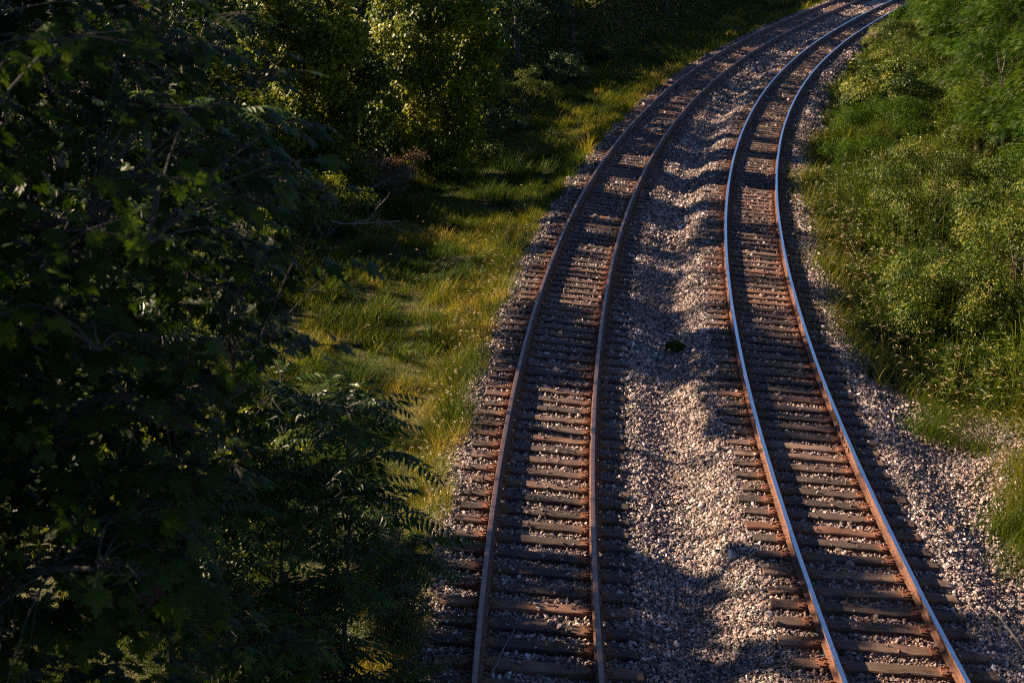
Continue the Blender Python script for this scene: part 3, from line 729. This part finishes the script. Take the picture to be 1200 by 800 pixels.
# ------------------------------------------------------------------ foreground maple
def maple():
    rng = np.random.default_rng(17)
    base = np.array([-4.6, 8.9, -.6]); root = empty("maple_tree", tuple(base))
    tag(root, "big dark maple with lobed leaves filling the left foreground, slightly out of focus", "tree")
    C_ = np.array([-4.05, 8.7, 6.0]); Rr = np.array([3.35, 2.6, 3.9])
    lf = MB(); tw = MB()
    # sprays on the shell facing the line and the bridge, others fill the inside
    cent = []
    n1 = 820
    u = rand_unit(6000, rng)
    u = u[(u[:, 1] < .75)][:n1]
    rr = rng.uniform(.62, 1.0, (len(u), 1))
    lump = .86 + .24 * fnoise(np.arctan2(u[:, 1], u[:, 0]) * 2.2 + 30, u[:, 2] * 4 + 10, 44)[:, None]
    cent = C_ + u * Rr * rr * lump
    XM = lambda z: np.interp(z, [4.2, 5.3, 5.9, 6.3, 6.9, 7.5, 8.4, 9.5], [-1.8, -1.85, -1.6, -1.15, -.8, -.85, -1.25, -1.45])
    keep = (cent[:, 2] > 2.6) & (cent[:, 0] < XM(cent[:, 2]) + (fnoise(cent[:, 2] * 2.5, cent[:, 1] * 2.5, 45) - .5) * .9)
    HO = lambda P: fnoise(P[:, 0] * .5 + P[:, 1] * .9 + 60, P[:, 2] * 1.15 + 20, 46) > .635
    keep &= ~HO(cent)
    cent = cent[keep]; u = u[keep]
    tr = [base, base + np.array([.1, 0, 2.2]), base + np.array([.05, -.1, 4.4]), base + np.array([.3, -.1, 6.6]), base + np.array([.3, -.1, 9.2])]
    tube(tw, tr, [.24, .19, .16, .11, .04], 10)
    mains = []
    for k in range(16):
        a = rng.uniform(-PI, .6); z = rng.uniform(2.6, 8); a0 = np.array([base[0] + .2, base[1] - .1, z])
        e = C_ + np.array([cos(a) * Rr[0] * .8, sin(a) * Rr[1] * .8, (z - C_[2]) * .6 + .9]); e[0] = min(e[0], float(XM(e[2])) - .3)
        q = np.linspace(0, 1, 7)[:, None]; p = a0 + (e - a0) * q + np.array([0, 0, .35]) * np.sin(q * PI); p += rng.normal(0, .03, p.shape)
        mains.append(p); tube(tw, p, np.linspace(.06, .012, 7), 6)
    allm = np.concatenate([m_[2:] for m_ in mains])
    for c_, uu in zip(cent, u):
        j = np.argmin(((allm - c_) ** 2).sum(1) + 0.0); a = allm[j]
        q = np.linspace(0, 1, 5)[:, None]; p = a + (c_ - a) * q; p[:, 2] += .1 * np.sin(q[:, 0] * PI)
        if np.linalg.norm(c_ - a) < 1.6: tube(tw, p, np.linspace(.008, .003, 5), 4)
        out = norm(np.array([uu[0] * .9, uu[1] * .9 - .1, .05]))
        side = norm(np.cross(out, [0, 0, 1.]))
        nl = rng.integers(9, 15)
        # spray plane: leans outwards, leaves droop
        a_ = rng.uniform(-1.0, .35, nl); b_ = rng.uniform(-1, 1, nl) * (.75 - .35 * np.abs(a_))
        ext = rng.uniform(.28, .42)
        P = c_ + out * (a_ * ext)[:, None] + side * (b_ * ext)[:, None] + np.array([0, 0, -1]) * (np.maximum(a_, -.2) ** 2 * .14 + np.abs(b_) * .06)[:, None] + rng.normal(0, .035, (nl, 3))
        t = norm(out * .75 + side * (b_ * 1.5)[:, None] + rng.normal(0, .22, (nl, 3)) + np.array([0, 0, -.55]))
        nn = norm(np.array([0, 0, 1.]) * .75 + out * .55 + rng.normal(0, .22, (nl, 3)))
        inst(lf, MP_V, MP_F, P, frames(nn, t), .135 * rng.uniform(.6, 1.2, nl), np.clip(rng.beta(2, 2.5, nl) + rng.normal(0, .1) - .08 * (rng.random(nl) < .7) + .6 * (rng.random(nl) < .004), 0, 1))
        for i in range(0, nl, 1):
            tube(tw, [c_ + out * -.2 * ext, P[i]], [.0035, .002], 3)
    # inner foliage behind the shell
    n = 5200; q = rand_unit(n, rng); P = C_ + q * Rr * rng.uniform(.2, .85, (n, 1)); k = (P[:, 2] > 2.4) & (P[:, 0] < XM(P[:, 2]) - .15) & ~HO(P); P = P[k]; n = len(P)
    inst(lf, MP_V, MP_F, P, frames(norm(rand_unit(n, rng) * .6 + np.array([.2, -.3, .8])), norm(rand_unit(n, rng) + np.array([.2, -.3, -.5]))), .135 * rng.uniform(.7, 1.3, n), rng.beta(2, 3, n) * .8)
    tw.obj("trunk", M['darkbark'], root, smooth=True); lf.obj("crown", M['maple'], root)
maple()

# ------------------------------------------------------------------ saplings with long pinnate leaves
def frond(lf, st, p0, dirv, length, rng, nleaf=12, lsz=.13, tint=.4, droop=.9):
    n = 9; p = np.array(p0, float); dv = norm(np.array(dirv, float)); pts = [p]
    for i in range(n - 1):
        dv = norm(dv + np.array([0, 0, -droop * .16])); p = p + dv * length / (n - 1); pts.append(p)
    pts = np.array(pts); tube(st, pts, np.linspace(.006, .002, n), 4)
    T = norm(np.gradient(pts, axis=0)); side = norm(np.cross(T, [0, 0, 1.])); up = np.cross(side, T)
    q = np.linspace(.22, .97, nleaf); P0 = np.stack([np.interp(q, np.linspace(0, 1, n), pts[:, k]) for k in range(3)], -1)
    Tq = np.stack([np.interp(q, np.linspace(0, 1, n), T[:, k]) for k in range(3)], -1); Sq = np.stack([np.interp(q, np.linspace(0, 1, n), side[:, k]) for k in range(3)], -1); Uq = np.stack([np.interp(q, np.linspace(0, 1, n), up[:, k]) for k in range(3)], -1)
    ls = lsz * (1 - .45 * np.abs(q - .5) * 2 * .8)
    for sg in (-1, 1):
        t = norm(Sq * sg * 1.0 + Tq * .45 - np.array([0, 0, .35]) + rng.normal(0, .1, P0.shape)); nn = norm(Uq + Sq * sg * .25 + rng.normal(0, .15, P0.shape))
        inst(lf, LA_V * np.array([1.25, 1, 1]), LA_F, P0, frames(nn, t), ls * rng.uniform(.85, 1.1, nleaf), np.clip(tint + rng.normal(0, .12, nleaf), 0, 1))
    t = Tq[-1:]; inst(lf, LA_V, LA_F, P0[-1:], frames(Uq[-1:], t), ls[-1:], np.array([tint]))

def pinnate_tree(name, base, top, label, seed, nstem=6, spread=.9, nfr=9, flen=.62, lsz=.19, z_lo=.45, cat="sapling", group=None, mat='frond', toward=None):
    rng = np.random.default_rng(seed); base = np.array(base, float); top = np.array(top, float)
    root = empty(name, tuple(base)); tag(root, label, cat, group)
    lf = MB(); st = MB(); n = 8
    u = np.linspace(0, 1, n)[:, None]; tr = base + (top - base) * u + np.cumsum(rng.normal(0, .02, (n, 3)), 0) * u
    Ht = top[2] - base[2]
    tube(st, tr, np.linspace(.006 * Ht + .008, .008, n), 7)
    tips = [(tr[-1], np.array([0, 0, 1.]))]
    for k in range(nstem):
        f = rng.uniform(z_lo, .95); a = base + (top - base) * f; an = 2 * PI * k / nstem + rng.normal(0, .3)
        dv = np.array([cos(an), sin(an), .7])
        if toward is not None: dv[:2] += np.array(toward) * .7
        e = a + norm(dv) * spread * rng.uniform(.6, 1.1) * (1.2 - .4 * f)
        q = np.linspace(0, 1, 5)[:, None]; p = a + (e - a) * q + np.array([0, 0, .06]) * np.sin(q * PI); tube(st, p, np.linspace(.016, .006, 5), 5); tips.append((e, norm(e - a)))
    for (p, dv) in tips:
        for k in range(nfr):
            an = 2 * PI * k / nfr * 1.0 + rng.normal(0, .25); back = rng.uniform(0, .35)
            frond(lf, st, p - dv * back, np.array([cos(an), sin(an), rng.uniform(.1, .75)]) + dv * .3, flen * rng.uniform(.7, 1.15), rng, lsz=lsz * rng.uniform(.85, 1.1), tint=rng.uniform(.2, .75))
    st.obj("stem", M['darkbark'], root, smooth=True); lf.obj("foliage", M[mat], root)
    return root
pinnate_tree("pinnate_sapling", (-2.0, 14.6, -.6), (-1.8, 14.7, 3.55), "sapling with long drooping feather-shaped leaves between the maple and the left rails", 61, nstem=13, spread=1.0, nfr=9, flen=.85, z_lo=.3)
pinnate_tree("pinnate_sapling", (-3.2, 13.7, -.6), (-3.1, 13.6, 3.0), "shaded feather-leaved sapling half hidden behind the lower fringe of the maple", 62, nstem=8, spread=1.0, nfr=9, flen=.8)
pinnate_tree("pinnate_sapling", (-2.5, 12.6, -.6), (-2.35, 12.5, 2.0), "lowest feather-leaved sapling at the bottom edge, right of the maple", 63, nstem=7, spread=.8, nfr=8, flen=.7)
pinnate_tree("pinnate_sapling", (-2.9, 15.6, -.6), (-2.7, 15.7, 3.2), "bushy feather-leaved sapling behind the tallest one, against the sunlit grass", 66, nstem=10, spread=.95, nfr=9, flen=.8, z_lo=.25)
pinnate_tree("pinnate_sapling", (-1.95, 13.5, -.6), (-1.75, 13.4, 2.3), "feather-leaved sapling in front of the tallest one, above the dark fine-leaved bush", 67, nstem=10, spread=.75, nfr=8, flen=.72, z_lo=.25)
pinnate_tree("pinnate_tree", (-4.3, 15.8, -.6), (-3.6, 15.4, 6.9), "taller feather-leaved tree whose fronds stick out above the maple's right side", 64, nstem=11, spread=1.1, nfr=9, flen=.85, lsz=.21, z_lo=.55, cat="tree", toward=(.6, -.2))
pinnate_tree("pinnate_sapling", (-1.55, 16.9, -.6), (-1.5, 16.9, .85), "thin-stemmed feather-leaved seedling alone against the yellow grass", 65, nstem=4, spread=.4, nfr=6, flen=.5, lsz=.13, z_lo=.6)

shrub("broadleaf_bush", 3.2, -6.6, 1.9, 1.1, 5000, 'wood_leaf', "leafy bush filling the gap under the feather-leaved saplings at the lower left", 36, .09)
shrub("broadleaf_bush", 8.0, -7.6, 1.5, 1.1, 4500, 'vine_leaf', "low yellow-green bush at the left side of the grass, next to the maple's lower fringe", 37, .08)
# fine dark bush at the foot of the sapling
FN_V = np.array([(0, 0, 0), (.10, .5, 0), (0, 1, 0), (-.10, .5, 0)], float)
shrub("fine_leaved_bush", 1.9, -4.15, 1.5, .72, 15000, 'juniper', "dark fine-leaved bush at the edge of the ballast by the bottom left sleepers", 33, .075, tmpl=(FN_V, RH_F), blob=(.16, .32), nblob=34)
shrub("fine_leaved_bush", 4.2, -4.75, 1.5, .62, 12000, 'juniper', "taller fine-leaved bush behind the dark one, under the pinnate fronds", 34, .075, tmpl=(FN_V, RH_F), blob=(.16, .32), nblob=28, tshift=.25)
shrub("fine_leaved_bush", .0, -4.9, 1.7, .8, 12000, 'juniper', "fine-leaved bush at the bottom edge, left of the dark one", 35, .075, tmpl=(FN_V, RH_F), blob=(.2, .36), nblob=28)

# ------------------------------------------------------------------ right bank
WEED_EDGE = lambda s: 4.4 + 3.6 * np.clip((13.5 - s) / 3.5, 0, 1) + (fnoise(s * .35, s * 0 + 3, 71) - .5) * 1.3
def weed_height(s, d):
    e = WEED_EDGE(s)
    r = np.clip((d - e + .2) / 1.5, 0, 1)
    return .8 * (.35 + 1.0 * r) * (.22 + 3.0 * np.clip(fnoise(s * .33, d * .40, 73) - .27, 0, 1))
weeds = MB(); rngw = np.random.default_rng(72)
def add_weeds(s0, s1, dmax, dens, lsz, nl):
    n = int((s1 - s0) * (dmax - 4) * dens); s = rngw.uniform(s0, s1, n); d = rngw.uniform(4, dmax, n)
    k = d > WEED_EDGE(s) + rngw.normal(0, .12, n); s, d = s[k], d[k]; n = len(s)
    x, y = W(s, d); B = np.stack([x, y, zground(s, d)], -1); h_ = weed_height(s, d) * rngw.uniform(.65, 1.2, n)
    lean = rngw.normal(0, .16, (n, 2)) + np.array([-.10, -.03])
    tone = fnoise(s * .55, d * .55, 74)
    # stems
    q = np.array([0, .5, 1.]); top = B + np.stack([lean[:, 0] * h_, lean[:, 1] * h_, h_], -1)
    # leaves
    f = rngw.uniform(.12, 1.0, (n, nl)); P = B[:, None] + (top - B)[:, None] * f[..., None]
    an = rngw.uniform(0, 2 * PI, (n, nl)); el = rngw.uniform(-.3, .9, (n, nl))
    t = np.stack([np.cos(an) * np.cos(el), np.sin(an) * np.cos(el), np.sin(el)], -1)
    nn = norm(np.stack([-np.cos(an) * .5, -np.sin(an) * .5, np.ones_like(an)], -1) + rngw.normal(0, .35, (n, nl, 3)))
    ti = np.clip(tone[:, None] * .75 + rngw.normal(.0, .22, (n, nl)), 0, 1)
    inst(weeds, LA_V * np.array([1.2, 1, 1]), LA_F, P.reshape(-1, 3), frames(nn.reshape(-1, 3), t.reshape(-1, 3)), lsz * rngw.uniform(.6, 1.3, n * nl) * 1.0, ti.ravel())
    # stem blades
    az = rngw.uniform(0, PI, n); R = frames(np.stack([np.cos(az), np.sin(az), 0 * az], -1), norm(top - B))
    inst(weeds, np.array([(-1, 0, 0), (1, 0, 0), (.5, 1, 0), (-.5, 1, 0)], float), [np.array([(0, 1, 2, 3)])], B, R, np.stack([np.full(n, .006), h_, np.ones(n)], -1), np.full(n, .8))
    # seed / flower tops
    k = rngw.random(n) < (.10 + .5 * (fnoise(s * .5, d * .5, 75) > .56)); m_ = k.sum()
    for j in range(7):
        Pj = top[k] + rngw.normal(0, .03, (m_, 3)); inst(weeds, RH_V, RH_F, Pj, frames(rand_unit(m_, rngw), rand_unit(m_, rngw)), lsz * .30 * rngw.uniform(.6, 1.3, m_), rngw.random(m_), 1)
add_weeds(8, 32, 15, 22, .105, 70)
add_weeds(32, 60, 16, 13, .125, 50)
add_weeds(60, 118, 17, 5, .22, 40)
tag(weeds.obj("weeds", [M['weed'], M['flower']]), "sunlit mass of tall leafy weeds covering the right bank", "weeds", kind="stuff")

RS = "shrubs on the right bank"
right_shrubs = [
    (13.2, 8.7, 2.3, 1.2, 'weed', .085, "tall weedy bush at the right edge just above the bare gravel patch"),
    (16.8, 6.0, 1.6, 1.0, 'weed', .08, "low bright yellow-green bush bulging towards the right rail, nearest of the bank shrubs"),
    (19.5, 8.2, 2.4, 1.3, 'weed', .085, "full sunlit bush in the middle of the right bank"),
    (27.0, 7.0, 2.1, 1.3, 'weed', .09, "bush with pale flower tips leaning over the ballast halfway up the right bank"),
    (35.5, 6.4, 2.2, 1.3, 'locust', .09, "green bush reaching farthest left over the ballast beside the right rail"),
    (45.0, 7.0, 2.3, 1.5, 'weed', .11, "bush in half shade, upper one of the two that crowd the right rail"),
    (60.0, 7.4, 2.6, 1.6, 'weed', .13, "olive bush in the upper right where the rails start to disappear behind leaves"),
    (76.0, 8.2, 2.6, 1.8, 'locust', .15, "far leafy bush close beside the right rail near the top edge"),
    (23.5, 10.5, 2.8, 1.5, 'locust', .1, "deeper green bush behind the sunlit bush on the right bank"),
]
for i, (s, d, h_, w_, lm, sz, lab) in enumerate(right_shrubs):
    shrub("bank_shrub", s, d, h_ * 1.4, w_ * 1.3, 24000, lm, lab, 200 + i, sz * (.72 + .14 * (i % 3)), tmpl=(LA_V * np.array([1.3 + .4 * (i % 2), 1, 1]), LA_F), group=RS, blob=(.25, .6), nblob=44, tshift=.04 if lm == 'weed' else 0, shell=.6)
# feathery locust trees above the weeds
def feathery_tree(s, d, h_, w_, label, seed, size=.26):
    rng = np.random.default_rng(seed); b = P3(s, d, -.05); root = empty("locust_tree", tuple(b)); tag(root, label, "tree", "feathery trees on the right bank")
    mb = MB(); nb = 34; u = rand_unit(nb, rng); bc = b + np.array([0, 0, h_ * .58]) + u * np.array([w_, w_, h_ * .42]) * rng.uniform(.4, 1, (nb, 1))
    # compound leaf template: rachis with 6 pairs of leaflets
    V = []; F = []
    for k in range(7):
        yy = .12 + k * .13
        for sg in (-1, 1):
            i0 = len(V); L = .20 * (1 - abs(k - 3) * .1)
            V += [(0, yy, 0), (sg * L * .5, yy + .055, .02), (sg * L, yy + .03, -.03), (sg * L * .5, yy - .035, .02)]; F += [(i0, i0 + 1, i0 + 2, i0 + 3)]
    V = np.array(V); V[:, 2] -= .18 * V[:, 1] ** 2; V[:, 0] *= 1.25
    n = 6500; bi = rng.integers(nb, size=n); q = rand_unit(n, rng); q[:, 2] = np.abs(q[:, 2]) * 1.0 - .25
    P = bc[bi] + q * rng.uniform(.3, .95, (n, 1)) * .85
    t = norm(q * np.array([1, 1, .3]) + rng.normal(0, .45, (n, 3)) + np.array([0, 0, -.1])); nn = norm(np.array([0, 0, 1.]) + q * .4 + rng.normal(0, .25, (n, 3)))
    bt = rng.normal(0, .15, nb)
    inst(mb, V, [np.array(F)], P, frames(nn, t), size * rng.uniform(.7, 1.3, n), np.clip(rng.beta(2, 2.2, n) + bt[bi], 0, 1))
    tb = MB(); limbs(tb, b, bc[:14], .1, rng, trunk_top=b + np.array([0, 0, h_ * .8]))
    tb.obj("trunk", M['bark'], root, smooth=True); mb.obj("crown", M['locust'], root)
for i, (s, d, h_, w_, lab) in enumerate([
    (28.0, 10.6, 3.6, 1.9, "feathery-leaved tree nearest the camera on the upper right bank"),
    (36.0, 10.2, 4.4, 2.1, "bright green feathery tree in the upper right, behind the weeds"),
    (45.5, 10.6, 5.0, 2.3, "feathery tree second from the top right corner"),
    (55.0, 10.2, 5.4, 2.4, "feathery tree at the top right with its crown cut by the picture edge"),
    (66.0, 9.8, 5.6, 2.6, "leafy tree leaning towards the vanishing rails at the top right"),
    (21.0, 12.2, 3.4, 1.8, "shaded feathery tree at the right edge of the picture"),
    (80.0, 10.5, 6.0, 3.0, "distant leafy tree behind the farthest bush beside the right rail"),
    (47.0, 16.0, 6.5, 3.0, "tall green tree filling the far top right corner")]):
    feathery_tree(s, d, h_, w_, lab, 300 + i, .19 if s < 50 else .25)

# ------------------------------------------------------------------ grass
grass = MB(); rngg = np.random.default_rng(90)
BL_V = np.array([(-.5, 0, 0), (.5, 0, 0), (.42, .4, .05), (-.42, .4, .05), (.28, .75, .22), (-.28, .75, .22), (0, 1, .48)], float)
BL_F = [np.array([(0, 1, 2, 3), (3, 2, 4, 5)]), np.array([(5, 4, 6)])]
def blades(mb, s, d, h_, wd, tone, lean=.35, rng=rngg):
    n = len(s); x, y = W(s, d); B = np.stack([x, y, zground(s, d) - .01], -1)
    an = rng.uniform(0, 2 * PI, n) ; hz = np.stack([np.cos(an), np.sin(an), 0 * an], -1)
    ln = np.abs(rng.normal(0, lean, n))[:, None]
    t = norm(np.array([0, 0, 1.]) + hz * ln); nn = norm(hz - np.array([0, 0, 1.]) * ln)
    inst(mb, BL_V, BL_F, B, frames(nn, t), np.stack([wd, h_, h_], -1), tone)
def grass_area(s0, s1, d0, d1, dens, wd, hmul=1.):
    n = int((s1 - s0) * (d1 - d0) * dens); s = rngg.uniform(s0, s1, n); d = rngg.uniform(d0, d1, n)
    edge_ = -3.72 + (fnoise(s * .8, 0 * s, 31) - .5) * .8
    cl = fnoise(s * 1.6, d * 1.6, 82)
    k = (d < edge_ + rngg.normal(0, .12, n)) & (cl + rngg.random(n) * .6 > .36); s, d, cl = s[k], d[k], cl[k]; n = len(s)
    h_ = (.07 + .42 * np.clip((cl - .38) * 2.6, 0, 1) + .22 * np.exp(-((d + 4.15) / .35) ** 2)) * rngg.uniform(.5, 1.35, n) * hmul
    tone = np.clip((fnoise(s * .6, d * .6, 83) - .5) * 1.5 + .38 + (fnoise(s * 2.6, d * 2.6, 84) - .5) * .6 + rngg.normal(0, .16, n) + .12 * (d > -5), 0, 1)
    cl2 = fnoise(s * 4, d * 4, 85); h_ = h_ * (.6 + .9 * cl2)
    blades(grass, s, d, h_, np.full(n, wd) * rngg.uniform(.6, 1.3, n), tone, .5)
grass_area(-2, 14, -9, -3.6, 900, .0085)
grass_area(14, 34, -11, -3.6, 700, .012)
grass_area(34, 62, -10, -3.5, 330, .020, 1.15)
grass_area(62, 120, -11, -3.5, 90, .036, 1.3)
# right side: grass tufts on the apron and along the foot of the weeds
for (s, d, r, n, hh, to) in [(10.9, 4.9, .45, 1500, .42, .25), (12.0, 5.3, .55, 1500, .45, .3), (10.2, 5.5, .3, 500, .35, .3), (6.6, 5.2, .45, 1500, .5, .35), (5.6, 5.3, .4, 1100, .45, .4), (7.6, 5.7, .5, 1300, .55, .5), (8.8, 6.0, .5, 1000, .5, .6), (5.2, 4.7, .3, 260, .25, .35), (6.6, 5.9, .5, 900, .4, .35), (7.6, 6.6, .8, 2600, .6, .55),
                         (9.0, 7.2, .9, 2600, .6, .55), (4.6, 6.3, .5, 900, .45, .5), (15.0, 4.6, .3, 260, .3, .4), (11.5, 6.6, .8, 1800, .55, .5), (22, 4.6, .4, 260, .35, .5), (3.0, 6.8, .5, 700, .45, .6)]:
    k = rngg.normal(0, r * .75, (n, 2)); k = k[(fnoise(s + k[:, 0] * 3.5, d + k[:, 1] * 3.5, 87) + rngg.random(n) * .3) > .56]; n = len(k); s2 = s + k[:, 0]; d2 = d + k[:, 1] * .8
    blades(grass, s2, d2, hh * rngg.uniform(.45, 1.2, n), np.full(n, .009), np.clip(to + rngg.normal(0, .16, n), 0, 1), .6)
n = 9000; s2 = rngg.uniform(12.5, 45, n); d2 = WEED_EDGE(s2) + rngg.normal(0, .35, n); blades(grass, s2, d2, rngg.uniform(.15, .65, n), np.full(n, .012), np.clip(rngg.normal(.5, .2, n), 0, 1), .6)
n = 26000; s2 = rngg.uniform(8, 48, n); d2 = WEED_EDGE(s2) + np.abs(rngg.normal(0, 2.6, n)); kk = fnoise(s2 * .6, d2 * .6, 86) > .45; s2, d2 = s2[kk], d2[kk]; n = len(s2)
blades(grass, s2, d2, weed_height(s2, d2) * rngg.uniform(.8, 1.45, n), np.full(n, .016), np.clip(rngg.normal(.38, .16, n), 0, 1), .38)
tag(grass.obj("grass", M['grass']), "rough yellow-green grass along the verge and in tufts beside the ballast", "grass", kind="stuff")

# foxtails: arching stalks with bristly heads
fox = MB(); rngf = np.random.default_rng(95)
def foxtails(s, d, hmin, hmax):
    n = len(s); x, y = W(s, d); B = np.stack([x, y, zground(s, d)], -1)
    for i in range(n):
        h_ = rngf.uniform(hmin, hmax); an = rngf.uniform(0, 2 * PI); hz = np.array([cos(an), sin(an), 0]); k = rngf.uniform(.15, .5)
        q = np.linspace(0, 1, 6)[:, None]; p = B[i] + np.array([0, 0, h_]) * np.sin(q * PI / 2 * .95) + hz * h_ * k * q ** 2.2
        w_ = .004 + .00008 * max(s[i], 0)
        tube(fox, p, np.linspace(w_ * .6, w_ * .4, 6), 3, .2)
        dv = norm(p[-1] - p[-2]); pts = [p[-1]]
        for j in range(4): dv = norm(dv + hz * .25 + np.array([0, 0, -.32])); pts.append(pts[-1] + dv * .024)
        tube(fox, np.array(pts), np.array([.004, .008, .0085, .006, .002]) * (1 + .012 * max(s[i], 0)), 5, float(rngf.uniform(.3, 1)))
s2 = rngf.uniform(6, 24, 420); foxtails(s2, -3.85 + (fnoise(s2 * .8, 0 * s2, 31) - .5) * .8 - np.abs(rngf.normal(0, .35, 420)), .25, .6)
s2 = rngf.uniform(12, 30, 420); foxtails(s2, WEED_EDGE(s2) + rngf.normal(.3, .5, 420), .5, 1.2)
s2 = rngf.uniform(9.5, 13.5, 260); foxtails(s2, rngf.uniform(4.7, 8.5, 260), .35, .75)
s2 = rngf.uniform(3, 9, 130); foxtails(s2, rngf.uniform(6.0, 8.2, 130), .3, .7)
s2 = rngf.uniform(14, 32, 70); foxtails(s2, rngf.uniform(-9, -4.6, 70), .25, .75)
s2 = rngf.uniform(8, 30, 90); foxtails(s2, rngf.uniform(-5.2, -4.2, 90), .3, .6)
tag(fox.obj("foxtail_grass", M['seed']), "arching foxtail stalks with pale seed heads along the grass and weed edges", "foxtail grass", kind="stuff")

# ------------------------------------------------------------------ small things on the ballast
shrub("ballast_weed", 15.0, .2, .32, .2, 900, 'locust', "small lone green weed growing in the ballast between the two tracks", 41, .05, cat="weed", blob=(.05, .11), nblob=14, ntw=8)
dead_branch("fallen_twig", P3(1.15, -2.75, .10), (.15, 1, .02), 1.5, "thin pale stick lying across the sleepers of the left track at the bottom", 6, .011, cat="stick", n2=1, flatz=True)
dead_branch("fallen_twig", P3(3.4, 3.9, .10), (.25, -.9, -.06), 1.5, "crooked grey stick on the ballast right of the shiny rails, bottom right", 7, .02, cat="stick", n2=2, flatz=True)
dead_branch("fallen_twig", P3(8.3, 4.9, .12), (.8, .9, .1), 1.3, "dark stick on the gravel beside the grass tuft at the right", 9, .02, cat="stick", n2=2, mat='bark', flatz=True)
# a thin cane curled on the stones
mb = MB(); q = np.linspace(0, 1, 14); bb = P3(1.9, -.05, 0)
p = np.stack([bb[0] - .10 * np.sin(q * PI) + .35 * q ** 2 - .1, bb[1] + .55 - 1.1 * q, 0 * q], -1); ss_, dd_ = SDof(p[:, 0], p[:, 1]); p[:, 2] = zground(ss_, dd_) + .06
tube(mb, p, .007, 5); tag(mb.obj("curled_cane", M['twig'], smooth=True, loc=tuple(p[0])), "thin curved cane lying on the ballast between the tracks at the bottom", "stick")
def pebble(name, s, d, sz, mat, lab, cat):
    b = P3(s, d, .04); v, f = ico(); r = np.random.default_rng(int(s * 10)); v = v * r.uniform(.7, 1.2, (12, 1)) * sz * np.array([1, .8, .55]); m_ = MB(); m_.add(v + b, [f])
    tag(m_.obj(name, M[mat], loc=tuple(b)), lab, cat)
pebble("pale_stone", 1.0, -.9 + .75, .05, 'pale', "bright white stone on the ballast near the curved cane", "stone")
pebble("pale_stone", 2.35, -2.2, .055, 'pale', "pale bluish stone between the left rails near the thin stick", "stone")
pebble("plastic_scrap", 11.4, .95, .05, 'blue', "small blue scrap of litter on the ballast left of the shiny rails", "litter")
print("verts:", sum(len(o.data.vertices) for o in bpy.data.objects if o.type == 'MESH'))
